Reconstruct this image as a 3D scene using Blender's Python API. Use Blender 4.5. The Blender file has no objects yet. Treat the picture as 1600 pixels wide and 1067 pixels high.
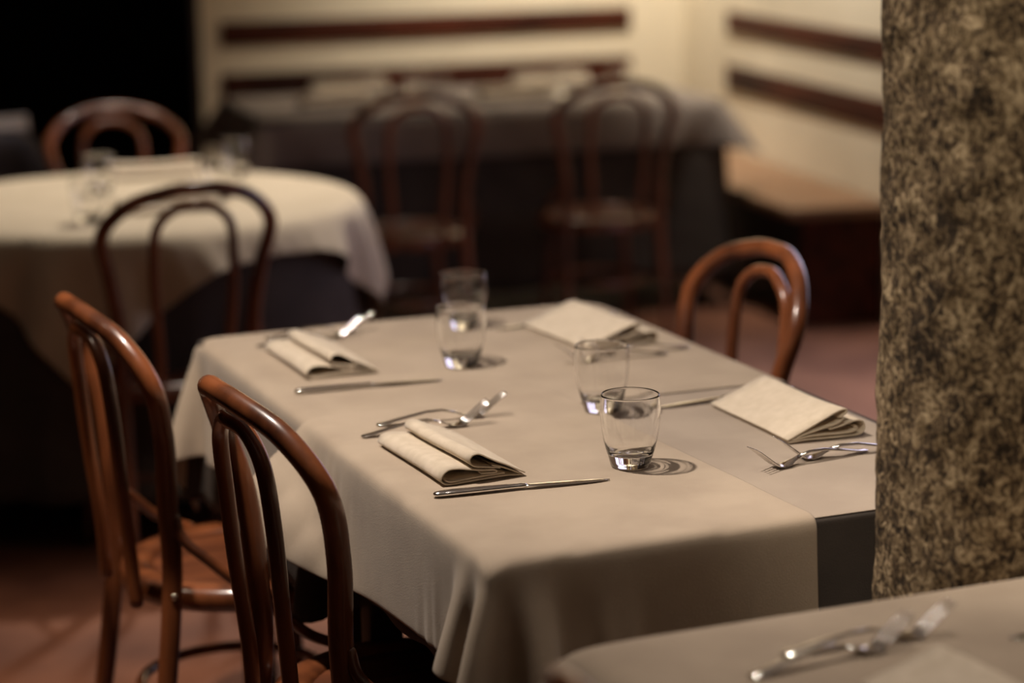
import bpy, bmesh, math, random
import numpy as np
from mathutils import Vector, Matrix, noise

random.seed(7); np.random.seed(7)
D = bpy.data
S = bpy.context.scene
COL = S.collection
PI = math.pi

# ------------------------------------------------------------------ camera
cam_d = D.cameras.new('camera'); cam = D.objects.new('camera', cam_d); COL.objects.link(cam)
yaw, pitch, roll = math.radians(-21.973), math.radians(12.081), math.radians(-0.894)
fw = Vector((-math.sin(yaw), math.cos(yaw), 0)); rt = Vector((math.cos(yaw), math.sin(yaw), 0)); up = Vector((0, 0, 1))
f2 = fw * math.cos(pitch) - up * math.sin(pitch); u2 = up * math.cos(pitch) + fw * math.sin(pitch)
r3 = rt * math.cos(roll) + u2 * math.sin(roll); u3 = -rt * math.sin(roll) + u2 * math.cos(roll)
M = Matrix((r3, u3, -f2)).transposed().to_4x4(); M.translation = Vector((-0.88, -2.263, 1.527))
cam.matrix_world = M
cam_d.sensor_width = 36; cam_d.lens = 36 * 3400.7 / 1600
cam_d.clip_start = 0.05
cam_d.dof.use_dof = True; cam_d.dof.focus_distance = 2.85; cam_d.dof.aperture_fstop = 1.9
S.camera = cam

# ------------------------------------------------------------------ world, lights, exposure
w = D.worlds.new('world'); S.world = w; w.use_nodes = True
w.node_tree.nodes['Background'].inputs[0].default_value = (0.9, 0.75, 0.6, 1)
w.node_tree.nodes['Background'].inputs[1].default_value = 0.05
S.view_settings.view_transform = 'Standard'; S.view_settings.look = 'None'
S.view_settings.exposure = 0.0; S.view_settings.gamma = 1.0; S.view_settings.use_curve_mapping = False

def aim(o, p, t):
    o.location = p
    o.rotation_euler = (Vector(t) - Vector(p)).to_track_quat('-Z', 'Y').to_euler()

def spot(name, p, t, energy, col, deg, blend=0.6, size=0.05):
    l = D.lights.new(name, 'SPOT'); l.energy = energy; l.color = col; l.spot_size = math.radians(deg)
    l.spot_blend = blend; l.shadow_soft_size = size
    l.cycles.is_caustics_light = name == 'table_spot'
    o = D.objects.new(name, l); COL.objects.link(o); aim(o, p, t); return o

def area(name, p, t, energy, col, sx, sy):
    l = D.lights.new(name, 'AREA'); l.energy = energy; l.color = col; l.shape = 'RECTANGLE'; l.size = sx; l.size_y = sy
    o = D.objects.new(name, l); COL.objects.link(o); aim(o, p, t); return o

WARM = (1.0, 0.80, 0.58)
spot('table_spot', (-0.34, 0.68, 2.46), (0.36, 0.80, 0.75), 172, (1.0, 0.865, 0.745), 76, 0.8, 0.035)
spot('near_table_spot', (0.30, -0.10, 2.50), (0.50, -0.50, 0.75), 70, (1.0, 0.86, 0.74), 60, 0.9, 0.05)
spot('pillar_fill', (-0.20, -1.10, 2.50), (0.58, -0.25, 1.12), 62, (1.0, 0.86, 0.68), 26, 0.6, 0.05)  # added narrow fill that brightens the pillar front
spot('round_table_spot', (0.85, 3.50, 2.55), (0.52, 3.25, 0.75), 185, (1.0, 0.88, 0.75), 62, 0.7, 0.06)
spot('wall_spot', (2.85, 5.55, 2.60), (2.95, 6.20, 0.9), 215, (1.0, 0.92, 0.79), 96, 0.9, 0.08)
spot('bench_spot', (2.55, 4.35, 2.6), (3.15, 4.6, 0.75), 190, (1.0, 0.91, 0.78), 56, 0.9, 0.08)
spot('far_table_fill', (2.00, 5.35, 2.50), (1.90, 5.20, 0.75), 75, (1.0, 0.88, 0.72), 62, 0.9, 0.06)  # added fill to lift the napkins on the far table
spot('left_table_fill', (0.10, 5.00, 2.50), (0.12, 4.92, 0.75), 45, (0.86, 0.84, 1.0), 26, 0.9, 0.08)  # added cool fill giving the far left table its lavender cast
spot('aisle_spot', (-1.45, 1.35, 2.50), (-0.42, 1.60, 0.0), 110, (1.0, 0.80, 0.60), 44, 0.9, 0.08)
spot('door_daylight', (2.55, 2.20, 2.40), (2.42, 3.15, 0.0), 480, (0.66, 0.76, 1.0), 40, 0.9, 0.15)
area('ambient_fill', (0.3, 1.2, 2.72), (0.3, 1.2, 0), 6.5, (1.0, 0.82, 0.68), 4.0, 6.0)  # added broad fill for ambient light, the ceiling itself does not glow
area('side_daylight', (2.35, 2.35, 1.1), (0.9, 2.2, 0.2), 8, (0.80, 0.74, 1.0), 1.2, 1.2)

# ------------------------------------------------------------------ materials
def lin(r, g, b):
    f = lambda c: (c / 255 / 12.92) if c / 255 <= 0.04045 else ((c / 255 + 0.055) / 1.055) ** 2.4
    return (f(r), f(g), f(b), 1)

def mat(name, c1, c2=None, scale=20, rough=0.6, metal=0.0, bump=0.0, bump_scale=200, coat=0.0, stretch=None, sheen=0.0,
        detail=4, spec=0.5, weave=0.0, ramp=(0.35, 0.65)):
    m = D.materials.new(name); m.use_nodes = True; nt = m.node_tree; b = nt.nodes['Principled BSDF']
    b.inputs['Roughness'].default_value = rough; b.inputs['Metallic'].default_value = metal
    b.inputs['Coat Weight'].default_value = coat; b.inputs['Coat Roughness'].default_value = 0.12
    b.inputs['Sheen Weight'].default_value = sheen; b.inputs['Specular IOR Level'].default_value = spec
    tc = nt.nodes.new('ShaderNodeTexCoord'); mp = nt.nodes.new('ShaderNodeMapping')
    nt.links.new(tc.outputs['Object'], mp.inputs['Vector'])
    if stretch: mp.inputs['Scale'].default_value = stretch
    if c2 is None:
        b.inputs['Base Color'].default_value = c1
    else:
        n = nt.nodes.new('ShaderNodeTexNoise'); n.inputs['Scale'].default_value = scale; n.inputs['Detail'].default_value = detail
        nt.links.new(mp.outputs[0], n.inputs['Vector'])
        r = nt.nodes.new('ShaderNodeValToRGB'); r.color_ramp.elements[0].color = c1; r.color_ramp.elements[1].color = c2
        r.color_ramp.elements[0].position = ramp[0]; r.color_ramp.elements[1].position = ramp[1]
        nt.links.new(n.outputs['Fac'], r.inputs['Fac']); nt.links.new(r.outputs['Color'], b.inputs['Base Color'])
    if bump:
        bp = nt.nodes.new('ShaderNodeBump'); bp.inputs['Strength'].default_value = bump; bp.inputs['Distance'].default_value = 0.002
        n2 = nt.nodes.new('ShaderNodeTexNoise'); n2.inputs['Scale'].default_value = bump_scale; n2.inputs['Detail'].default_value = 3
        nt.links.new(tc.outputs['Object'], n2.inputs['Vector'])
        nt.links.new(n2.outputs['Fac'], bp.inputs['Height']); nt.links.new(bp.outputs[0], b.inputs['Normal'])
    return m

TAUPE = mat('taupe_linen', lin(164, 148, 130), lin(176, 160, 141), 9, 0.85, bump=0.25, bump_scale=700, sheen=0.15, spec=0.25)
TAUPE2 = mat('greyer_taupe_linen', lin(156, 142, 128), lin(167, 153, 138), 9, 0.85, bump=0.25, bump_scale=700, sheen=0.15, spec=0.25)
CREAMC = mat('sand_linen', lin(190, 176, 152), lin(200, 186, 162), 9, 0.85, bump=0.2, bump_scale=600, sheen=0.15, spec=0.25)
GREYC = mat('charcoal_cloth', lin(66, 60, 56), lin(76, 69, 64), 9, 0.85, bump=0.2, bump_scale=600, spec=0.25)
NAPK = mat('napkin_linen', lin(203, 189, 168), lin(214, 200, 180), 60, 0.9, bump=0.35, bump_scale=900, sheen=0.2, spec=0.2)
WOOD = mat('bentwood', lin(70, 36, 20), lin(140, 80, 46), 14, 0.32, bump=0.05, bump_scale=120, coat=0.45, stretch=(1, 1, 0.25), detail=5)
SEATW = mat('seat_plywood', lin(84, 44, 24), lin(108, 60, 34), 10, 0.5, coat=0.0, spec=0.35, stretch=(0.4, 4, 1), detail=5)
RAILW = mat('rail_wood', lin(40, 17, 9), lin(88, 40, 21), 5, 0.65, spec=0.2, stretch=(0.5, 4, 4), detail=5)
DARKW = mat('dark_wood', lin(30, 22, 17), lin(46, 33, 25), 6, 0.5, stretch=(4, 4, 0.5))
BENCHW = mat('bench_wood', lin(122, 90, 66), lin(142, 108, 80), 6, 0.42, stretch=(4, 0.5, 4))
PLASTER = mat('cream_plaster', lin(228, 215, 190), lin(236, 223, 198), 3, 0.9, bump=0.2, bump_scale=60, spec=0.2)
CEILM = mat('ceiling_plaster', lin(150, 130, 105), lin(160, 140, 112), 3, 0.9, bump=0.2, bump_scale=60, spec=0.2)
DARKP = mat('near_black_wall', lin(20, 17, 13), lin(28, 22, 17), 4, 0.8, spec=0.15)
FLOORM = mat('terracotta_floor', lin(92, 55, 40), lin(138, 90, 66), 2.2, 0.5, bump=0.1, bump_scale=30, detail=6)
STEEL = mat('polished_steel', (0.78, 0.76, 0.74, 1), None, rough=0.13, metal=1.0)
BRASS = mat('screw_metal', (0.7, 0.62, 0.5, 1), None, rough=0.3, metal=1.0)

def stone():
    m = D.materials.new('rough_stone'); m.use_nodes = True; nt = m.node_tree; b = nt.nodes['Principled BSDF']
    b.inputs['Roughness'].default_value = 0.85; b.inputs['Specular IOR Level'].default_value = 0.25
    tc = nt.nodes.new('ShaderNodeTexCoord')
    mp = nt.nodes.new('ShaderNodeMapping'); mp.inputs['Scale'].default_value = (1.2, 1.2, 0.95)
    nt.links.new(tc.outputs['Object'], mp.inputs['Vector'])
    n = nt.nodes.new('ShaderNodeTexNoise'); n.inputs['Scale'].default_value = 84; n.inputs['Detail'].default_value = 8
    n.inputs['Roughness'].default_value = 0.62; n.inputs['Distortion'].default_value = 1.1
    nt.links.new(mp.outputs[0], n.inputs['Vector'])
    r = nt.nodes.new('ShaderNodeValToRGB'); e = r.color_ramp.elements
    e[0].position = 0.36; e[0].color = lin(44, 36, 28); e[1].position = 0.66; e[1].color = lin(192, 171, 138)
    k = e.new(0.45); k.color = lin(84, 69, 52); k = e.new(0.54); k.color = lin(138, 118, 90)
    n2 = nt.nodes.new('ShaderNodeTexNoise'); n2.inputs['Scale'].default_value = 17; n2.inputs['Detail'].default_value = 3
    nt.links.new(mp.outputs[0], n2.inputs['Vector'])
    ad = nt.nodes.new('ShaderNodeMath'); ad.operation = 'MULTIPLY_ADD'; ad.inputs[1].default_value = 0.32; ad.inputs[2].default_value = -0.165
    nt.links.new(n2.outputs['Fac'], ad.inputs[0])
    sm = nt.nodes.new('ShaderNodeMath'); sm.operation = 'ADD'; nt.links.new(n.outputs['Fac'], sm.inputs[0]); nt.links.new(ad.outputs[0], sm.inputs[1])
    nt.links.new(sm.outputs[0], r.inputs['Fac']); nt.links.new(r.outputs['Color'], b.inputs['Base Color'])
    bp = nt.nodes.new('ShaderNodeBump'); bp.inputs['Strength'].default_value = 0.9; bp.inputs['Distance'].default_value = 0.004
    nt.links.new(n.outputs['Fac'], bp.inputs['Height']); nt.links.new(bp.outputs[0], b.inputs['Normal'])
    return m
STONE = stone()

def glassmat(thin):
    m = D.materials.new('glass_wall' if thin else 'glass_base'); m.use_nodes = True; nt = m.node_tree
    nt.nodes.remove(nt.nodes['Principled BSDF']); out = nt.nodes['Material Output']
    if thin:
        t = nt.nodes.new('ShaderNodeBsdfTransparent'); t.inputs[0].default_value = (0.97, 0.97, 0.965, 1)
        g = nt.nodes.new('ShaderNodeBsdfGlossy'); g.inputs['Roughness'].default_value = 0.02
        fr = nt.nodes.new('ShaderNodeFresnel'); ge = nt.nodes.new('ShaderNodeNewGeometry'); ma = nt.nodes.new('ShaderNodeMath'); ma.operation = 'MULTIPLY_ADD'
        ma.inputs[1].default_value = 1 / 1.5 - 1.5; ma.inputs[2].default_value = 1.5      # same reflectance from either side of the wall
        nt.links.new(ge.outputs['Backfacing'], ma.inputs[0]); nt.links.new(ma.outputs[0], fr.inputs['IOR'])
        mx = nt.nodes.new('ShaderNodeMixShader')
        nt.links.new(fr.outputs[0], mx.inputs[0]); nt.links.new(t.outputs[0], mx.inputs[1]); nt.links.new(g.outputs[0], mx.inputs[2])
        nt.links.new(mx.outputs[0], out.inputs[0])
    else:
        g = nt.nodes.new('ShaderNodeBsdfGlass'); g.inputs['IOR'].default_value = 1.5; g.inputs['Roughness'].default_value = 0.0
        nt.links.new(g.outputs[0], out.inputs[0])
    return m
GWALL, GBASE = glassmat(True), glassmat(False)

# ------------------------------------------------------------------ helpers
def mesh_obj(name, verts, faces, m, parent=None, smooth=True):
    me = D.meshes.new(name); me.from_pydata([tuple(v) for v in verts], [], faces); me.update()
    if m is not None: me.materials.append(m)
    if smooth: me.polygons.foreach_set('use_smooth', [True] * len(me.polygons))
    o = D.objects.new(name, me); COL.objects.link(o); o.parent = parent
    return o

def bm_obj(name, bm, m, parent=None, smooth=True):
    bmesh.ops.recalc_face_normals(bm, faces=bm.faces)
    me = D.meshes.new(name); bm.to_mesh(me); bm.free(); me.materials.append(m)
    if smooth: me.polygons.foreach_set('use_smooth', [True] * len(me.polygons))
    o = D.objects.new(name, me); COL.objects.link(o); o.parent = parent
    return o

def tag(o, label=None, cat=None, group=None, kind=None):
    if label: o['label'] = label
    if cat: o['category'] = cat
    if group: o['group'] = group
    if kind: o['kind'] = kind
    return o

def thing(name, label, cat, loc=(0, 0, 0), rz=0.0, group=None):
    o = D.objects.new(name, None); COL.objects.link(o); o.location = loc; o.rotation_euler = (0, 0, rz)
    o.empty_display_size = 0.05
    return tag(o, label, cat, group)

def children_map():
    ch = {}
    for o in D.objects:
        if o.parent: ch.setdefault(o.parent.name, []).append(o)
    return ch

def dup(root, loc, rz, label, group=None):
    r = root.copy(); COL.objects.link(r); r.location = loc; r.rotation_euler = (0, 0, rz); r['label'] = label
    if group: r['group'] = group
    for c in [o for o in D.objects if o.parent == root]:
        cc = c.copy(); COL.objects.link(cc); cc.parent = r
        for g in [o for o in D.objects if o.parent == c]:
            gg = g.copy(); COL.objects.link(gg); gg.parent = cc
    return r

def crom(pts, n):
    P = [Vector(p) for p in pts]; P = [P[0] * 2 - P[1]] + P + [P[-1] * 2 - P[-2]]; out = []
    segs = len(P) - 3
    for i in range(segs):
        a, b, c, d = P[i:i + 4]
        for k in range(n):
            t = k / n
            out.append(0.5 * ((2 * b) + (c - a) * t + (2 * a - 5 * b + 4 * c - d) * t * t + (3 * b - a - 3 * c + d) * t ** 3))
    out.append(P[-2].copy()); return out

def tube(bm, pts, rad, seg=12, closed=False, cap=True):
    n = len(pts); rings = []; nrm = None
    for i in range(n):
        if closed: t = pts[(i + 1) % n] - pts[i - 1]
        else: t = pts[min(i + 1, n - 1)] - pts[max(i - 1, 0)]
        t.normalize()
        if nrm is None:
            nrm = t.orthogonal().normalized()
        nrm = (nrm - t * nrm.dot(t)).normalized(); bi = t.cross(nrm)
        r = rad(i / (n - 1)) if callable(rad) else rad
        rings.append([bm.verts.new(pts[i] + (nrm * math.cos(2 * PI * k / seg) + bi * math.sin(2 * PI * k / seg)) * r) for k in range(seg)])
    m = n if closed else n - 1
    for i in range(m):
        A, B = rings[i], rings[(i + 1) % n]; off = 0
        if closed and i == n - 1:
            off = min(range(seg), key=lambda s: (A[0].co - B[s].co).length)
        for k in range(seg):
            bm.faces.new((A[k], A[(k + 1) % seg], B[(k + 1 + off) % seg], B[(k + off) % seg]))
    if cap and not closed:
        for R_, s in ((rings[0], -1), (rings[-1], 1)):
            c = sum((v.co for v in R_), Vector()) / seg
            tt = (pts[1] - pts[0]) if s < 0 else (pts[-1] - pts[-2]); tt.normalize()
            r = (R_[0].co - c).length
            inner = [bm.verts.new(c + (v.co - c) * 0.6 + tt * s * r * 0.45) for v in R_]
            for k in range(seg):
                q = (R_[k], R_[(k + 1) % seg], inner[(k + 1) % seg], inner[k])
                bm.faces.new(q)
            bm.faces.new(inner)

def box(bm, x0, x1, y0, y1, z0, z1, bev=0.0):
    r = bmesh.ops.create_cube(bm, size=1, matrix=Matrix.Translation(((x0 + x1) / 2, (y0 + y1) / 2, (z0 + z1) / 2)) @ Matrix.Diagonal((x1 - x0, y1 - y0, z1 - z0, 1)))
    if bev:
        es = list({e for v in r['verts'] for e in v.link_edges})
        bmesh.ops.bevel(bm, geom=es, offset=bev, segments=3, affect='EDGES', profile=0.5)

def lathe(bm, prof, seg=48):
    rings = []
    for (r, z) in prof:
        if r < 1e-6: rings.append([bm.verts.new((0, 0, z))])
        else: rings.append([bm.verts.new((r * math.cos(2 * PI * k / seg), r * math.sin(2 * PI * k / seg), z)) for k in range(seg)])
    for A, B in zip(rings, rings[1:]):
        for k in range(seg):
            k2 = (k + 1) % seg
            if len(A) == 1: bm.faces.new((A[0], B[k], B[k2]))
            elif len(B) == 1: bm.faces.new((A[k], A[k2], B[0]))
            else: bm.faces.new((A[k], A[k2], B[k2], B[k]))

# ------------------------------------------------------------------ setting
def wall(name, a, b, z0, z1, th, m, label):
    a, b = Vector((a[0], a[1], 0)), Vector((b[0], b[1], 0)); d = (b - a).normalized(); n = Vector((-d.y, d.x, 0)) * th
    v = [a, b, b + n, a + n]; V = [p + Vector((0, 0, z)) for z in (z0, z1) for p in v]
    F = [(3, 2, 1, 0), (4, 5, 6, 7), (0, 1, 5, 4), (1, 2, 6, 5), (2, 3, 7, 6), (3, 0, 4, 7)]
    o = mesh_obj(name, V, F, m, smooth=False); return tag(o, label, 'wall', kind='structure')

bm = bmesh.new(); box(bm, -4.2, 4.2, -4.6, 9.2, -0.1, 0.0)
tag(bm_obj('floor', bm, FLOORM, smooth=False), 'worn terracotta coloured floor of the dining room', 'floor', kind='structure')
bm = bmesh.new(); box(bm, -4.2, 4.2, -4.6, 9.2, 2.8, 2.9)
tag(bm_obj('ceiling', bm, CEILM, smooth=False), 'dim plaster ceiling over the dining room', 'ceiling', kind='structure')
BW0, BW1 = Vector((1.26, 6.335, 0)), Vector((3.42, 6.262, 0))
wall('wall_back', BW0, BW1, 0, 2.8, 0.12, PLASTER, 'cream plaster wall with wooden rails behind the long far table')
RW0, RW1 = Vector((3.42, 6.262, 0)), Vector((1.90, -4.55, 0))
rd = (Vector((3.085, 4.154, 0)) - Vector((3.301, 5.679, 0))).normalized()
RW0 = Vector((3.301, 5.679, 0)) - rd * 0.62; RW1 = RW0 + rd * 10.7
wall('wall_right', RW0, RW1, 0, 2.8, 0.3, PLASTER, 'cream plaster wall with wooden rails right of the far table')
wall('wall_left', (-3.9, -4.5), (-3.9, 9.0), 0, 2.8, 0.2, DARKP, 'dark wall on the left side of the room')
wall('wall_front', (2.2, -4.45), (-4.1, -4.45), 0, 2.8, 0.1, PLASTER, 'plaster wall behind the viewer')
wall('wall_far', (-3.8, 8.6), (3.6, 8.6), 0, 2.8, 0.2, DARKP, 'far wall coloured nearly black for the unlit recess left of the cream wall')  # darkness of the room behind is put into the wall colour

def rail(name, p0, p1, z0, z1, label, side=-1):
    p0, p1 = Vector(p0), Vector(p1); d = (p1 - p0); L = d.length; a = math.atan2(d.y, d.x)
    bm = bmesh.new(); box(bm, 0, L, -0.009, 0.0, z0, z1, 0.003)
    o = bm_obj(name, bm, RAILW); o.location = p0; o.rotation_euler = (0, 0, a)
    return tag(o, label, 'rail', kind='structure')
bd = (BW1 - BW0).normalized()
rail('trim_1', BW0 + bd * 0.085, BW0 + bd * 1.875, 0.871, 0.971, 'upper brown wooden rail on the cream back wall')
rail('trim_2', BW0 + bd * 0.085, BW0 + bd * 1.875, 0.660, 0.763, 'lower brown wooden rail on the back wall, behind the long table')
rail('trim_3', RW0 + rd * 0.60, RW0 + rd * 3.2, 0.888, 0.975, 'upper brown wooden rail on the right wall beside the pillar')
rail('trim_4', RW0 + rd * 0.60, RW0 + rd * 3.2, 0.657, 0.761, 'lower brown wooden rail on the right wall above the bench')

bm = bmesh.new(); box(bm, -0.03, 0.004, -0.012, 0.13, 0, 2.8, 0.004)
o = bm_obj('trim_5', bm, DARKW, smooth=False); o.location = BW0; o.rotation_euler = (0, 0, math.atan2(bd.y, bd.x))
tag(o, 'dark wooden jamb closing the left end of the cream back wall', 'trim', kind='structure')

# rough stone pillar
def pillar(cx, cy, rad, z1):
    nu, nv = 150, 420; V = []; F = []
    for j in range(nv + 1):
        z = z1 * j / nv
        for i in range(nu):
            a = 2 * PI * i / nu
            c, s = math.cos(a), math.sin(a)
            k = (abs(c) ** 2.7 + abs(s) ** 2.7) ** (-1 / 2.7)          # rounded-square plan
            p = Vector((rad * k * c, rad * k * s, z))
            n = noise.fractal(Vector((p.x * 26, p.y * 26, z * 18)), 0.9, 2.1, 4) * 0.0035
            n += noise.noise(Vector((p.x * 5, p.y * 5, z * 3.2))) * 0.004
            taper = 1.0 + 0.05 * (z - 0.68)
            q = p * 1.0; q.x *= taper; q.y *= taper
            V.append((q.x + c * n, q.y + s * n, z))
    for j in range(nv):
        for i in range(nu):
            i2 = (i + 1) % nu
            F.append((j * nu + i, j * nu + i2, (j + 1) * nu + i2, (j + 1) * nu + i))
    o = mesh_obj('stone_pillar', V, F, STONE); o.location = (cx, cy, 0)
    tag(o, 'rough hewn mottled brown stone pillar at the right', 'pillar', kind='structure')
    return o
pil = pillar(0.577, -0.155, 0.118, 2.8); pil.rotation_euler = (0, 0, math.radians(6))

# ------------------------------------------------------------------ cloth draping (small position-based solver)
def rbox_sdf(cx, cy, hx, hy, zt, r):
    def f(p):
        q = np.stack([np.abs(p[:, 0] - cx) - hx + r, np.abs(p[:, 1] - cy) - hy + r, p[:, 2] - zt + r], 1)
        m = np.maximum(q, 0); l = np.linalg.norm(m, axis=1)
        ins = q.max(1); d = np.where(ins > 0, l, ins) - r
        sg = np.stack([np.sign(p[:, 0] - cx), np.sign(p[:, 1] - cy), np.ones(len(p))], 1)
        g = np.where((ins > 0)[:, None], m / np.maximum(l, 1e-9)[:, None], np.eye(3)[q.argmax(1)]) * sg
        return d, g
    return f

def cyl_sdf(cx, cy, R_, zt, r):
    def f(p):
        dx = p[:, :2] - np.array([cx, cy]); rr = np.linalg.norm(dx, axis=1); e = dx / np.maximum(rr, 1e-9)[:, None]
        q = np.stack([rr - R_ + r, p[:, 2] - zt + r], 1); m = np.maximum(q, 0); l = np.linalg.norm(m, axis=1)
        ins = q.max(1); d = np.where(ins > 0, l, ins) - r
        gr = np.where(ins > 0, m[:, 0] / np.maximum(l, 1e-9), (q.argmax(1) == 0) * 1.0)
        gz = np.where(ins > 0, m[:, 1] / np.maximum(l, 1e-9), (q.argmax(1) == 1) * 1.0)
        return d, np.concatenate([e * gr[:, None], gz[:, None]], 1)
    return f

def drape(name, x0, x1, y0, y1, h, zt, sdf, off, m, parent=None, steps=260, iters=7, rot=0.0, pivot=(0, 0), spheres=(), ymin=None, bend=0.01, seed=1, thick=0.0016, circle=None):
    rs = np.random.RandomState(seed)
    nx = int(round((x1 - x0) / h)) + 1; ny = int(round((y1 - y0) / h)) + 1
    X, Y = np.meshgrid(np.linspace(x0, x1, nx), np.linspace(y0, y1, ny), indexing='ij')
    P = np.stack([X, Y, np.full_like(X, zt + off + 0.004)], -1)
    P[..., 2] += rs.rand(nx, ny) * 0.001
    if rot:
        c, s = math.cos(rot), math.sin(rot); a, b = P[..., 0] - pivot[0], P[..., 1] - pivot[1]
        P[..., 0], P[..., 1] = pivot[0] + a * c - b * s, pivot[1] + a * s + b * c
    hx = (x1 - x0) / (nx - 1); hy = (y1 - y0) / (ny - 1); hd = math.hypot(hx, hy)
    prev = P.copy()
    cons = []
    def add(sa, sb, L, k): cons.append((sa, sb, L, k))
    sl = slice
    for par in (0, 1):
        na = (nx - 1 - par + 1) // 2; nb = (ny - 1 - par + 1) // 2
        add((sl(par, par + 2 * na - 1, 2), sl(None)), (sl(par + 1, par + 2 * na, 2), sl(None)), hx, 1.0)
        add((sl(None), sl(par, par + 2 * nb - 1, 2)), (sl(None), sl(par + 1, par + 2 * nb, 2)), hy, 1.0)
    for par in (0, 1):
        na = (nx - 1 - par + 1) // 2
        A = sl(par, par + 2 * na - 1, 2); B = sl(par + 1, par + 2 * na, 2)
        add((A, sl(0, ny - 1)), (B, sl(1, ny)), hd, 0.35)
        add((A, sl(1, ny)), (B, sl(0, ny - 1)), hd, 0.35)
    bends = [((sl(0, nx - 2), sl(None)), (sl(2, nx), sl(None)), 2 * hx), ((sl(None), sl(0, ny - 2)), (sl(None), sl(2, ny)), 2 * hy),
             ((sl(0, nx - 5), sl(None)), (sl(5, nx), sl(None)), 5 * hx), ((sl(None), sl(0, ny - 5)), (sl(None), sl(5, ny)), 5 * hy)]
    g = np.array([0, 0, -0.0004])
    for st in range(steps):
        damp = 0.97 if st < steps * 0.7 else 0.85
        V = (P - prev) * damp; prev = P.copy(); P = P + V + g
        for it in range(iters):
            for (sa, sb, L, k) in cons:
                a = P[sa]; b = P[sb]; d = b - a; l = np.linalg.norm(d, axis=-1, keepdims=True)
                c = d * (0.5 * k * (l - L) / np.maximum(l, 1e-9)); P[sa] = a + c; P[sb] = b - c
            if it % 2 == 0:
                for (sa, sb, L) in bends:
                    d = P[sb] - P[sa]; l = np.linalg.norm(d, axis=-1, keepdims=True)
                    c = d * (0.5 * bend * np.minimum(l - L, 0) / np.maximum(l, 1e-9))
                    P[sa] += c; P[sb] -= c
            Q = P.reshape(-1, 3); dd, gg = sdf(Q); pen = np.maximum(off - dd, 0)
            Q = Q + gg * pen[:, None]
            for (sx, sy, sz, sr) in spheres:
                e = Q - np.array([sx, sy, sz]); l = np.linalg.norm(e, axis=1); k2 = np.maximum(sr - l, 0)
                Q = Q + e / np.maximum(l, 1e-9)[:, None] * k2[:, None]
            P = Q.reshape(nx, ny, 3)
        con = ((pen > 0) & (gg[:, 2] > 0.97)).reshape(nx, ny)
        P[..., :2] = np.where(con[..., None], prev[..., :2], P[..., :2])
    if ymin is not None: P[..., 1] = np.maximum(P[..., 1], ymin + 0.004 * np.minimum(P[..., 1] - ymin, 0))
    V = P.reshape(-1, 3)
    F = [(i * ny + j, (i + 1) * ny + j, (i + 1) * ny + j + 1, i * ny + j + 1) for i in range(nx - 1) for j in range(ny - 1)]
    if circle:
        U = np.stack([X - circle[0], Y - circle[1]], -1).reshape(-1, 2); R2 = (U ** 2).sum(1)
        F = [q for q in F if max(R2[list(q)]) < circle[2] ** 2]
        used = sorted({i for q in F for i in q}); mp_ = {u: k for k, u in enumerate(used)}
        V = V[used]; F = [tuple(mp_[i] for i in q) for q in F]
    o = mesh_obj(name, V, F, m, parent)
    so = o.modifiers.new('thickness', 'SOLIDIFY'); so.thickness = thick; so.offset = -1
    sb = o.modifiers.new('smooth', 'SUBSURF'); sb.levels = 1; sb.render_levels = 1
    return o

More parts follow.
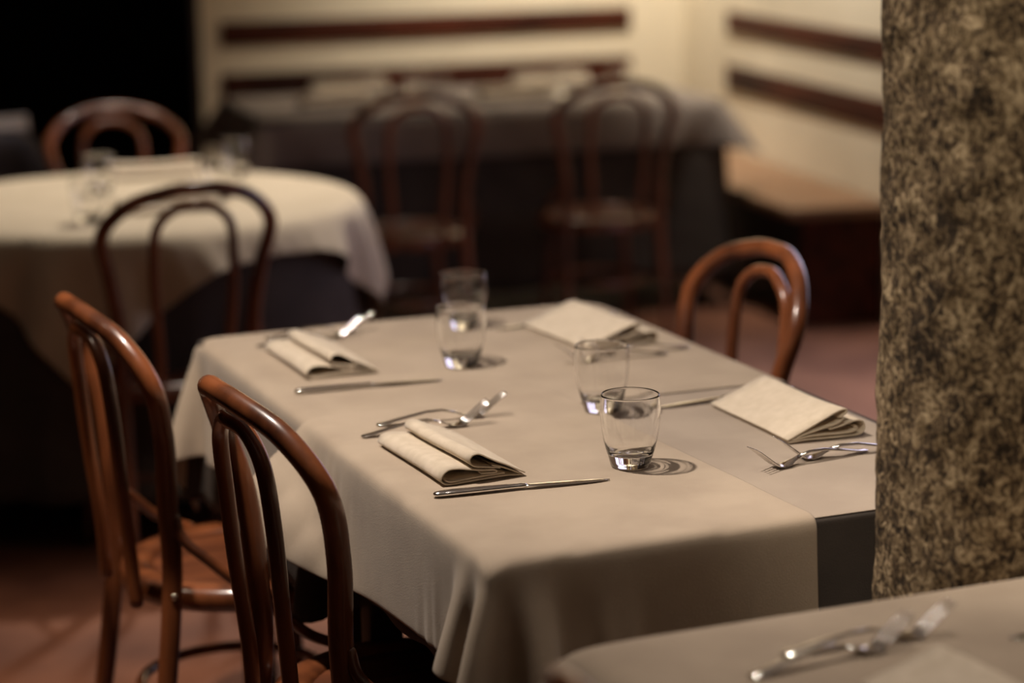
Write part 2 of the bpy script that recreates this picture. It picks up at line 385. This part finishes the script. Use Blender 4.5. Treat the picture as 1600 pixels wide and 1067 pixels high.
# a long under cloth: flat on the table, rounded over the edge, hanging in soft folds (rx, ry half sizes, rc corner radius)
def skirt(name, cx, cy, hx, hy, rc, zt, off, hang, m, seed, rz=0.0, step=0.012, amp=0.012, flare=0.03, rnd=0.020):
    rs = np.random.RandomState(seed)
    seg = []
    def line(a, b):
        n = max(2, int(math.hypot(b[0] - a[0], b[1] - a[1]) / step))
        for k in range(n): seg.append(((a[0] + (b[0] - a[0]) * k / n, a[1] + (b[1] - a[1]) * k / n), None))
    P, N, K = [], [], []
    cors = [(hx - rc, -hy + rc, -90), (hx - rc, hy - rc, 0), (-hx + rc, hy - rc, 90), (-hx + rc, -hy + rc, 180)]
    for i, (qx, qy, a0) in enumerate(cors):
        na = max(8, int(rc * PI / 2 / step))
        for k in range(na + 1):
            a = math.radians(a0 + 90 * k / na); P.append((qx + rc * math.cos(a), qy + rc * math.sin(a))); N.append((math.cos(a), math.sin(a))); K.append(math.sin(PI * k / na))
        nx_, ny_, a1 = cors[(i + 1) % 4]
        e = (nx_ + rc * math.cos(math.radians(a1)), ny_ + rc * math.sin(math.radians(a1))); b = P[-1]; nn = N[-1]
        n = int(math.hypot(e[0] - b[0], e[1] - b[1]) / step)
        for k in range(1, n): P.append((b[0] + (e[0] - b[0]) * k / n, b[1] + (e[1] - b[1]) * k / n)); N.append(nn); K.append(0)
    n = len(P); P = np.array(P); N = np.array(N); K = np.array(K)
    L = np.concatenate([[0], np.cumsum(np.linalg.norm(np.diff(P, axis=0), axis=1))]); tot = L[-1] + step
    f = sum(a * np.sin(2 * PI * k * L / tot + rs.rand() * 6.28) for k, a in ((5, .5), (9, .7), (14, .8), (23, .5), (31, .3)))
    f = (f - f.min()) / (f.max() - f.min())
    rows = []
    re_ = rnd + off
    for d in (0.0, 0.35, 0.7, 1.0):
        a = d * PI / 2; rows.append(np.c_[P + N * (off - re_ * (1 - math.sin(a))), np.full(n, zt + off - re_ * (1 - math.cos(a)))])
    for d in np.linspace(0.02, 1, 14):
        o_ = off + (amp * f + flare * K * (0.5 + 0.5 * f)) * d ** 1.25
        rows.append(np.c_[P + N * o_[:, None], np.full(n, zt + off - re_ - hang * d) - 0.012 * d * f])
    V = np.concatenate(rows); F = []
    for j in range(len(rows) - 1):
        for i in range(n):
            F.append((j * n + i, (j + 1) * n + i, (j + 1) * n + (i + 1) % n, j * n + (i + 1) % n))
    F.append(tuple(range(n)))
    o = mesh_obj(name, V, F, m); o.location = (cx, cy, 0); o.rotation_euler = (0, 0, rz)
    so = o.modifiers.new('thickness', 'SOLIDIFY'); so.thickness = 0.0015; so.offset = -1
    return o

# ------------------------------------------------------------------ tables
def rect_table(name, label, cx, cy, hx, hy, zt, rz=0.0):
    t = thing(name, label, 'table', (cx, cy, 0), rz)
    e = 0.014; bm = bmesh.new(); box(bm, -hx + e, hx - e, -hy + e, hy - e, zt - 0.03, zt, 0.006); bm_obj('tabletop', bm, DARKW, t)
    bm = bmesh.new(); box(bm, -hx + .06, hx - .06, -hy + .06, hy - .06, zt - 0.10, zt - 0.03, 0.003); bm_obj('apron', bm, DARKW, t)
    for sx in (-1, 1):
        for sy in (-1, 1):
            bm = bmesh.new(); a, b = sx * (hx - .07), sy * (hy - .07); box(bm, a - .025, a + .025, b - .025, b + .025, 0, zt - 0.03, 0.004)
            bm_obj('leg', bm, DARKW, t)
    return t

TZ = 0.738
rect_table('dining_table', 'near one of the two central tables pushed together, hidden under taupe cloth', 0.385, 0.354, 0.38, 0.348, TZ)
rect_table('dining_table', 'far one of the two central tables pushed together, hidden under taupe cloth', 0.385, 1.058, 0.38, 0.348, TZ)
sdf_main = rbox_sdf(0.385, 0.706, 0.382, 0.702, TZ, 0.003)
o = skirt('under_cloth', 0.385, 0.354, 0.382, 0.350, 0.020, TZ, 0.002, 0.17, GREYC, 3, flare=0.015, amp=0.006, rnd=0.003)
tag(o, 'charcoal under cloth edging the near central table below the taupe cloth', 'tablecloth')
o = skirt('under_cloth', 0.385, 1.061, 0.382, 0.345, 0.020, TZ, 0.002, 0.27, GREYC, 4, flare=0.07, amp=0.008, rnd=0.003)
tag(o, 'charcoal under cloth of the far central table, seen behind the nearest chair back', 'tablecloth')
o = drape('side_cloth', 0.36, 0.93, 0.004, 0.75, 0.0135, TZ, sdf_main, 0.0045, TAUPE2, seed=4, steps=200)
tag(o, 'greyer taupe cloth on the right of the central table, by the pillar', 'tablecloth')
o = drape('top_cloth', -0.185, 0.95, 0.66, 1.61, 0.0135, TZ, sdf_main, 0.007, TAUPE, seed=5)
tag(o, 'taupe top cloth over the far half of the central table', 'tablecloth')
o = drape('top_cloth', -0.150, 0.437, -0.21, 0.762, 0.0115, TZ, sdf_main, 0.0095, TAUPE, seed=6, steps=300, iters=9,
          rot=math.radians(2.4), pivot=(0.437, 0.0), spheres=[(0.0, 0.75, 0.575, 0.14), (0.0, 0.67, 0.575, 0.105), (0.0, 0.59, 0.575, 0.07), (0.0, 0.52, 0.575, 0.04)])
tag(o, 'taupe top cloth over the near half of the central table with a corner fold', 'tablecloth')
ZM = TZ + 0.0102          # cloth surface

# near table, lower right
nt_ = rect_table('dining_table', 'nearest dining table at the lower right, in front of the pillar', 0.58, -0.648, 0.62, 0.35, TZ)
o = drape('top_cloth', -0.21, 1.38, -1.17, -0.13, 0.025, TZ, rbox_sdf(0.58, -0.648, 0.622, 0.352, TZ, 0.02), 0.012, TAUPE, seed=8, steps=220)
tag(o, 'taupe cloth on the nearest table at the lower right', 'tablecloth')

# round table
RC = (0.26, 3.12)
t = thing('round_table', 'round table under a pale sand cloth at the left', 'table', (RC[0], RC[1], 0))
bm = bmesh.new(); lathe(bm, [(0, TZ - .03), (.57, TZ - .03), (.578, TZ - .022), (.578, TZ - .006), (.572, TZ), (0, TZ)], 64); bm_obj('tabletop', bm, DARKW, t)
bm = bmesh.new(); lathe(bm, [(0, 0.03), (.05, .03), (.05, .3), (.035, .4), (.05, TZ - .04), (.12, TZ - .03), (0, TZ - .03)], 32); bm_obj('pedestal', bm, DARKW, t)
bm = bmesh.new(); lathe(bm, [(0, 0), (.26, 0), (.26, .015), (.2, .03), (0, .05)], 40); bm_obj('base', bm, DARKW, t)
sdf_round = cyl_sdf(RC[0], RC[1], 0.582, TZ, 0.020)
o = skirt('under_cloth', RC[0], RC[1], 0.582, 0.582, 0.578, TZ, 0.003, 0.58, GREYC, 9, amp=0.05, flare=0.01)
tag(o, 'long dark grey round cloth hanging below the sand cloth of the round table', 'tablecloth')
o = drape('top_cloth', RC[0] - 0.655, RC[0] + 0.655, RC[1] - 0.655, RC[1] + 0.655, 0.03, TZ, sdf_round, 0.010, CREAMC, seed=10, steps=260, rot=math.radians(22), pivot=RC)
tag(o, 'pale sand square cloth draped over the round table', 'tablecloth')

# long far table
FR = math.radians(-6.0); fc = Vector((1.05, 4.75)); ux = Vector((math.cos(FR), math.sin(FR))); uy = Vector((-math.sin(FR), math.cos(FR)))
fcen = fc + ux * 0.835 + uy * 0.43
rect_table('dining_table', 'long far table under grey cloths in front of the cream back wall', fcen.x, fcen.y, 0.83, 0.425, TZ, FR)
def to_world_cloth(o):
    o.location = (fcen.x, fcen.y, 0); o.rotation_euler = (0, 0, FR)
sdf_far = rbox_sdf(0, 0, 0.832, 0.427, TZ, 0.020)
o = skirt('under_cloth', fcen.x, fcen.y, 0.832, 0.427, 0.020, TZ, 0.003, 0.60, GREYC, 11, rz=FR, amp=0.03, flare=0.03)
tag(o, 'long charcoal under cloth hanging below the far table by the back wall', 'tablecloth')
TAUPE_SHADED = mat('shaded_taupe_linen', lin(126, 114, 106), lin(136, 124, 115), 9, 0.85, bump=0.2, bump_scale=600, sheen=0.15, spec=0.25)  # darker copy of the taupe linen, shade on the far table put into its colour
o = drape('top_cloth', -1.0, 0.10, -0.58, 0.58, 0.03, TZ, sdf_far, 0.007, TAUPE_SHADED, seed=12, steps=220); to_world_cloth(o)
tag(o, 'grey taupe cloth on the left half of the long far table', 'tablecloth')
o = drape('top_cloth', 0.02, 1.0, -0.58, 0.58, 0.03, TZ, sdf_far, 0.010, TAUPE_SHADED, seed=13, steps=220); to_world_cloth(o)
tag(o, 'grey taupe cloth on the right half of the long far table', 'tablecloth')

# dark table at the far left
rect_table('dining_table', 'dim table at the far left edge behind the round table', -0.03, 5.05, 0.36, 0.36, TZ, math.radians(-6))
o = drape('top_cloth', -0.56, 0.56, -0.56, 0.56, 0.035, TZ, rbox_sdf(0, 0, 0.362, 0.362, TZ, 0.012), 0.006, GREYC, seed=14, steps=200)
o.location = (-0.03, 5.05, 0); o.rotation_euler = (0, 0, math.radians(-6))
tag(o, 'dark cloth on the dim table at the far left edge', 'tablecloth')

# ------------------------------------------------------------------ bench on the right wall
bq = Vector((2.69, 4.08, 0)); bdir = -rd; bn = Vector((bdir.y, -bdir.x, 0))
b = thing('bench', 'plain wooden wall bench below the rails on the right wall', 'bench', bq, math.atan2(bdir.y, bdir.x))
# local x runs along the wall away from the viewer, local -y goes to the wall
bm = bmesh.new(); box(bm, 0, 1.75, -0.375, 0, 0.382, 0.42, 0.008); bm_obj('seat_board', bm, BENCHW, b)
bm = bmesh.new(); box(bm, 0.07, 1.72, -0.36, -0.08, 0.06, 0.382, 0.004); bm_obj('front_panel', bm, DARKW, b)
bm = bmesh.new(); box(bm, 0.045, 0.068, -0.36, -0.07, 0.0, 0.382, 0.003); bm_obj('end_panel', bm, RAILW, b)
bm = bmesh.new(); box(bm, 0.06, 1.70, -0.35, -0.12, 0.0, 0.06, 0.002); bm_obj('plinth', bm, DARKW, b)

# ------------------------------------------------------------------ bentwood chair
def make_chair():
    t = thing('bentwood_chair', 'x', 'chair')
    # back frame: one bent rod, rear leg - arch - rear leg
    half = [(-0.234, 0.176, 0.0), (-0.194, 0.163, 0.22), (-0.166, 0.156, 0.45), (-0.168, 0.158, 0.58), (-0.174, 0.176, 0.69),
            (-0.196, 0.194, 0.785), (-0.228, 0.142, 0.848), (-0.256, 0.060, 0.876)]
    pts = [(x, -y, z) for x, y, z in half] + [(-0.261, 0, 0.880)] + [(x, y, z) for x, y, z in reversed(half)]
    P = crom(pts, 8)
    def rad(s):
        k = abs(s - 0.5) * 2
        return 0.0148 + 0.002 * (1 - abs(k - 0.62) / 0.62 if k < 1.24 else 0) - (0.002 if k > 0.9 else 0)
    bm = bmesh.new(); tube(bm, P, rad, 14); bm_obj('back_frame', bm, WOOD, t)
    # inner hoop
    h2 = [(-0.205, 0.086, 0.405), (-0.210, 0.080, 0.50), (-0.221, 0.089, 0.62), (-0.229, 0.092, 0.72), (-0.237, 0.084, 0.797), (-0.243, 0.045, 0.834)]
    pts = [(x, -y, z) for x, y, z in h2] + [(-0.251, 0, 0.842)] + [(x, y, z) for x, y, z in reversed(h2)]
    bm = bmesh.new(); tube(bm, crom(pts, 8), 0.0112, 12); bm_obj('inner_hoop', bm, WOOD, t)
    # seat ring and panel
    ring = [(a_ * 0.97, b_ - .025) for a_, b_ in [(0.150, .425), (0.150, .455), (0.158, .4605), (0.172, .463), (0.190, .462), (0.203, .456), (0.207, .444), (0.205, .428), (0.195, .422), (0.160, .422), (0.150, .425)]]
    bm = bmesh.new(); lathe(bm, ring, 56); bmesh.ops.remove_doubles(bm, verts=bm.verts, dist=1e-5); sr = bm_obj('seat_ring', bm, WOOD, t)
    bm = bmesh.new(); lathe(bm, [(a_ * 0.97, b_ - .025) for a_, b_ in [(0, .447), (.135, .447), (.1495, .447), (.1495, .454), (.147, .4565), (.13, .4545), (0, .453)]], 48); bm_obj('seat_panel', bm, SEATW, t)
    for s in (-1, 1):
        leg = crom([(0.120, s * 0.118, 0.41), (0.130, s * 0.128, 0.30), (0.145, s * 0.142, 0.15), (0.165, s * 0.160, 0.0)], 6)
        bm = bmesh.new(); tube(bm, leg, lambda q: 0.0165 - 0.004 * q, 12); bm_obj('leg', bm, WOOD, t)
        br = crom([(-0.160, s * 0.166, 0.565), (-0.152, s * 0.176, 0.53), (-0.120, s * 0.194, 0.497), (-0.075, s * 0.201, 0.455), (-0.02, s * 0.205, 0.428)], 6)
        bm = bmesh.new(); tube(bm, br, 0.0085, 10); bm_obj('brace', bm, WOOD, t)
        bm = bmesh.new(); bmesh.ops.create_uvsphere(bm, u_segments=10, v_segments=6, radius=0.0055, matrix=Matrix.Translation((-0.168, s * 0.172, 0.437)) @ Matrix.Diagonal((1, .6, 1, 1)))
        bm_obj('screw', bm, BRASS, t)
    rp = [Vector((0.155 * math.cos(a) - 0.02, 0.155 * math.sin(a), 0.22)) for a in [2 * PI * k / 48 for k in range(48)]]
    bm = bmesh.new(); tube(bm, rp, 0.009, 10, closed=True); bm_obj('leg_ring', bm, WOOD, t)
    return t

chair = make_chair()
chair.location = (0.054, 0.433, 0); chair.rotation_euler = (0, 0, math.radians(4.1)); chair['label'] = 'bentwood chair at the left side of the central table, beside the in-focus napkin'
dup(chair, (-0.008, 1.115, 0), math.radians(4), 'bentwood chair at the far left corner of the central table, facing the blurred napkin')
dup(chair, (0.692, 1.045, 0), PI, 'bentwood chair on the far right side of the central table, close to the pillar')
dup(chair, (0.205, 2.555, 0), math.radians(96), 'bentwood chair in front of the round table, its back to the viewer')
dup(chair, (0.43, 3.83, 0), math.radians(-88), 'bentwood chair behind the round table, against the dark wall')
dup(chair, (1.37, 4.20, 0), math.radians(82), 'left of the two bentwood chairs in front of the long far table')
dup(chair, (2.06, 4.24, 0), math.radians(82), 'right of the two bentwood chairs in front of the long far table')
dup(chair, (0.042, -0.78, 0), 0, 'bentwood chair tucked under the nearest table, only its top rail showing')

# ------------------------------------------------------------------ glass tumblers
def make_glass():
    t = thing('tumbler', 'x', 'glass')
    H = 0.100
    prof = [(0, 0.0012), (0.020, 0.0012), (0.0235, 0.0), (0.0262, 0.0012), (0.0278, 0.006), (0.0292, 0.012), (0.0325, 0.022), (0.0365, 0.038), (0.0395, 0.056),
            (0.0410, 0.070), (0.0409, 0.083), (0.0396, 0.0975), (0.0392, 0.0996), (0.0385, H), (0.0378, 0.0994), (0.0381, 0.0972), (0.0394, 0.083), (0.0395, 0.070), (0.0380, 0.056),
            (0.0350, 0.038), (0.0312, 0.0255), (0.0285, 0.0210), (0.0225, 0.0178), (0.012, 0.0165), (0, 0.0162)]
    bm = bmesh.new(); lathe(bm, prof, 64); gb = bm_obj('glass_body', bm, GBASE, t); gb.cycles.is_caustics_caster = True
    return t
glass = make_glass(); glass.location = (0.324, 0.302, ZM); glass['label'] = 'sharp nearest water tumbler at the right of the near left napkin'
dup(glass, (0.418, 0.600, ZM), 0.4, 'tumbler just behind the nearest one, overlapped by it')
dup(glass, (0.340, 0.982, ZM), 1.1, 'tumbler beside the far left napkin, front one of the blurred pair')
dup(glass, (0.452, 1.262, ZM), 2.0, 'tumbler at the far edge of the central table, rear one of the blurred pair')
dup(glass, (0.095, 2.79, ZM), 0.2, 'tumbler at the left on the round table, nearer to the viewer')
dup(glass, (0.215, 3.24, ZM), 0.2, 'tumbler at the left on the round table, behind the nearer one')
dup(glass, (0.468, 3.02, ZM), 0.2, 'tumbler on the round table seen through the chair back')
dup(glass, (0.62, 3.42, ZM), 0.2, 'tumbler at the far right of the round table')
for k, (gx, gy, lb) in enumerate([(1.56, 5.06, 'left front tumbler on the long far table'), (1.78, 5.00, 'tumbler left of the middle on the long far table'),
                                  (2.25, 4.98, 'tumbler right of the middle on the long far table'), (2.46, 4.93, 'rightmost tumbler on the long far table'),
                                  (1.80, 5.30, 'tumbler towards the rear of the long far table')]):
    dup(glass, (gx, gy, ZM - 0.002), 0.3, lb)

# ------------------------------------------------------------------ folded napkins
def ribbon(bm, path, th, y0, y1, ny, warp, n=7):
    P = crom([(x, 0, z) for x, z in path], n); m = len(P); outer, inner = [], []
    for i in range(m):
        t = (P[min(i + 1, m - 1)] - P[max(i - 1, 0)]).normalized(); nn = Vector((-t.z, 0, t.x)) * th * 0.5
        outer.append(P[i] + nn); inner.append(P[i] - nn)
    loop = outer + inner[::-1]; L = len(loop); rings = []
    for j in range(ny + 1):
        s = j / ny; rings.append([bm.verts.new(warp(v.x, y0 + (y1 - y0) * s, v.z, s)) for v in loop])
    for j in range(ny):
        for k in range(L):
            bm.faces.new((rings[j][k], rings[j][(k + 1) % L], rings[j + 1][(k + 1) % L], rings[j + 1][k]))
    for R_ in (rings[0], rings[-1]):
        for k in range(m - 1):
            bm.faces.new((R_[k], R_[k + 1], R_[L - 2 - k], R_[L - 1 - k]))

def napkin(name, label, loc, rz, W, L, zs, variant, skew=0.0, group=None):
    if variant == 'loops':
        R = [[(118, 2.5), (95, 4.2), (65, 3.2), (35, 2.2), (12, 1.6), (2.5, 6), (3.5, 14), (12, 20.5), (26, 20.5), (45, 17), (62, 14.5), (77, 13.2), (80.5, 11.4), (76, 9.8), (58, 10.6)],
             [(92, 8.0), (72, 7.4), (50, 6.6), (30, 5.4), (16, 4.6), (8, 7)],
             [(86, 15.2), (66, 18.2), (52, 20), (44.5, 23.5), (42.5, 30), (47, 35.2), (56, 35.6), (66, 31), (78, 25), (95, 18), (110, 10.5), (121, 5)],
             [(114, 5.0), (98, 12), (86, 16.6), (74, 19.6)]]
    else:
        R = [[(4, 2.0), (30, 3.0), (60, 2.4), (90, 2.2), (113, 3), (120, 9), (118, 16.5), (110, 19), (98, 17.5), (84, 14), (66, 11.5)],
             [(10, 4.6), (40, 6.4), (70, 6), (96, 6), (108, 9), (107, 12.5)],
             [(2, 4.6), (20, 10.5), (40, 17), (62, 24.5), (78, 30), (88, 32), (92, 31), (91, 28), (82, 23)],
             [(16, 6.4), (36, 10.2), (60, 13.8), (80, 17.5), (88, 22)]]
    k = W / 121.0
    def warp(x, y, z, s):
        zz = z * zs * (1 - 0.12 * s + 0.05 * math.sin(5 * s + x * 30))
        return Vector((x - W / 2 + skew * (s - 0.5) + 0.002 * math.sin(3.1 * s + 1.0), y, zz))
    bm = bmesh.new()
    for p in R: ribbon(bm, [(a * k, c / 1000) for a, c in p], 0.0017, -L / 2, L / 2, 10, warp)
    o = bm_obj(name, bm, NAPK); o.location = loc; o.rotation_euler = (0, 0, rz)
    return tag(o, label, 'napkin', group)

napkin('napkin', 'folded beige napkin in focus at the near left place, between forks and knife', (0.112, 0.432, ZM), math.radians(1), 0.121, 0.235, 1.0, 'loops')
napkin('napkin', 'folded beige napkin at the far left place of the central table', (0.140, 1.115, ZM), math.radians(-1), 0.122, 0.245, 1.0, 'loops')
napkin('napkin', 'folded beige napkin at the near right place, beside the pillar', (0.640, 0.445, ZM), math.radians(-2), 0.125, 0.245, 1.3, 'flap')
napkin('napkin', 'folded beige napkin at the far right place, behind the tumblers', (0.625, 1.115, ZM), math.radians(2), 0.14, 0.25, 1.25, 'flap')
napkin('napkin', 'folded napkin at the bottom edge of the nearest table', (0.238, -0.655, ZM), math.radians(0), 0.121, 0.24, 1.0, 'flap')
napkin('napkin', 'folded pale napkin on the round table behind the chair back', (0.30, 2.90, ZM - .002), math.radians(90 - 8), 0.14, 0.24, 0.9, 'loops')
napkin('napkin', 'folded pale napkin at the far side of the round table', (0.42, 3.52, ZM - .002), math.radians(90 - 14), 0.16, 0.24, 1.2, 'loops')
napkin('napkin', 'folded pale napkin at the left of the long far table', (1.40, 5.02, ZM - .002), math.radians(80), 0.13, 0.24, 1.5, 'loops')
napkin('napkin', 'folded pale napkin at the rear left of the long far table', (1.58, 5.40, ZM - .002), math.radians(80), 0.16, 0.28, 1.5, 'loops')
napkin('napkin', 'folded pale napkin at the front middle of the long far table', (2.05, 4.96, ZM - .002), math.radians(82), 0.14, 0.26, 1.5, 'loops')
napkin('napkin', 'folded pale napkin at the rear right of the long far table', (2.34, 5.30, ZM - .002), math.radians(80), 0.16, 0.28, 1.5, 'loops')

napkin('napkin', 'pale napkin added for the daylight sheen on the dim table at the far left edge', (0.20, 4.86, ZM - .004), math.radians(84), 0.13, 0.22, 1.3, 'loops')  # added to stand in for daylight reflected off this tabletop

# ------------------------------------------------------------------ cutlery
def loft(bm, secs, seg=14):
    # secs: x, half width, half thickness, z centre
    rings = []
    for (x, wy, hz, zc) in secs:
        rings.append([bm.verts.new((x, wy * math.cos(2 * PI * k / seg), zc + hz * math.sin(2 * PI * k / seg))) for k in range(seg)])
    for A, B in zip(rings, rings[1:]):
        for k in range(seg): bm.faces.new((A[k], A[(k + 1) % seg], B[(k + 1) % seg], B[k]))
    bm.faces.new(rings[0]); bm.faces.new(rings[-1])

def make_knife():
    t = thing('table_knife', 'x', 'knife')
    bm = bmesh.new()
    loft(bm, [(0, .0028, .0016, .0042), (.003, .0058, .0034, .0042), (.010, .0072, .0042, .0044), (.03, .0076, .0044, .0046), (.07, .0068, .0041, .0046), (.10, .0056, .0037, .0045),
              (.113, .0048, .0034, .0044), (.117, .0056, .0039, .0044), (.121, .0052, .0036, .0044), (.126, .0045, .0025, .0044)])
    bm_obj('handle', bm, STEEL, t)
    bm = bmesh.new()
    loft(bm, [(.120, .0040, .0018, .0044), (.130, .0066, .0013, .0042), (.155, .0080, .0011, .0036), (.19, .0082, .0009, .0026), (.215, .0070, .0008, .0020), (.230, .0046, .0007, .0016), (.240, .0012, .0005, .0012)])
    bm_obj('blade', bm, STEEL, t)
    return t
def make_fork():
    t = thing('table_fork', 'x', 'fork')
    bm = bmesh.new()     # local x: handle end at 0, tines at the far end
    loft(bm, [(0, .003, .0008, .0025), (.004, .0062, .0012, .0028), (.016, .0078, .0014, .0040), (.04, .0066, .0016, .0085), (.075, .0044, .0020, .0145), (.10, .0034, .0021, .0150),
              (.118, .0034, .0020, .0110)])
    bm_obj('handle', bm, STEEL, t)
    bm = bmesh.new()
    loft(bm, [(.115, .0034, .0019, .0118), (.128, .0062, .0014, .0070), (.138, .0110, .0012, .0034), (.148, .0124, .0012, .0022), (.157, .0122, .0011, .0042), (.161, .0120, .0010, .0066)])
    bm_obj('bowl', bm, STEEL, t)
    for q in (-0.0102, -0.0034, 0.0034, 0.0102):
        bm = bmesh.new()
        pts = crom([(.157, q, .0045), (.165, q, .0098), (.177, q * .98, .0190), (.188, q * .95, .0275), (.197, q * .9, .0335)], 4)
        tube(bm, pts, lambda s: 0.0017 - 0.0009 * s, 8)
        bm_obj('tine', bm, STEEL, t)
    return t

def place_dir(a, b):  # rotation so local +x points from a to b
    return math.atan2(b[1] - a[1], b[0] - a[0])

kn = make_knife(); kn.location = (0.030, 0.270, ZM); kn.rotation_euler = (0, 0, place_dir((0.03, .27), (.274, .249)))
kn['label'] = 'table knife in focus in front of the near left napkin'
dup(kn, (0.036, 0.912, ZM), place_dir((.036, .912), (.274, .899)), 'table knife in front of the far left napkin')
dup(kn, (0.742, 0.603, ZM), place_dir((.742, .603), (.50, .592)), 'table knife tucked under the near right napkin by the pillar')
dup(kn, (0.735, 1.245, ZM), place_dir((.735, 1.245), (.50, 1.224)), 'table knife half under the far right napkin')
fk = make_fork(); fk.location = (0.042, 0.600, ZM); fk.rotation_euler = (0, 0, math.radians(2)); 
fk['label'] = 'table fork whose handle end shows behind the near left napkin'
dup(fk, (0.083, 0.655, ZM), math.radians(-4), 'table fork whose tines reach furthest right behind the near left napkin')
dup(fk, (0.075, 1.270, ZM), math.radians(6), 'left fork behind the far left napkin')
dup(fk, (0.105, 1.325, ZM), math.radians(-2), 'right fork behind the far left napkin, tines towards the table edge')
dup(fk, (0.658, 0.246, ZM), math.radians(188), 'table fork in front of the near right napkin, closest to the table edge')
dup(fk, (0.715, 0.236, ZM), math.radians(176), 'table fork crossing another in front of the near right napkin, nearer to it')
dup(fk, (0.680, 0.915, ZM), math.radians(178), 'left fork in front of the far right napkin')
dup(fk, (0.735, 0.945, ZM), math.radians(180), 'right fork in front of the far right napkin, nearest the right table edge')
dup(fk, (0.090, -0.470, ZM), math.radians(6), 'front fork lying on the nearest table at the lower right')
dup(fk, (0.148, -0.430, ZM), math.radians(-2), 'rear fork lying on the nearest table at the lower right')
dup(kn, (0.625, -0.492, ZM), place_dir((.625, -.492), (.386, -.482)), 'knife on the nearest table, its tip at the right edge of the frame')

# rest everything on the cloth that is really under it
for o in D.objects:
    if o.parent is None and o.get('category') in ('glass', 'napkin', 'knife', 'fork'):
        x, y = o.location.x, o.location.y
        if y < -0.2: off = 0.012
        elif y < 0.76: off = 0.0095 if x < 0.45 else 0.0045
        elif y < 1.6: off = 0.007
        elif y < 3.9: off = 0.010
        else: off = 0.006 if x < 0.6 else 0.010
        o.location.z = TZ + off + 0.0004

GROUPS = {'chair': 'bentwood chairs around the tables', 'glass': 'water tumblers set on the tables', 'napkin': 'folded linen napkins on the tables',
          'knife': 'table knives laid beside the napkins', 'fork': 'table forks laid in pairs beside the napkins', 'tablecloth': 'linen cloths on the tables'}
for o in D.objects:
    if o.parent is None and o.get('category') in GROUPS: o['group'] = GROUPS[o['category']]

for o in D.objects:
    if o.name.startswith(('top_cloth', 'side_cloth')): o.cycles.is_caustics_receiver = True
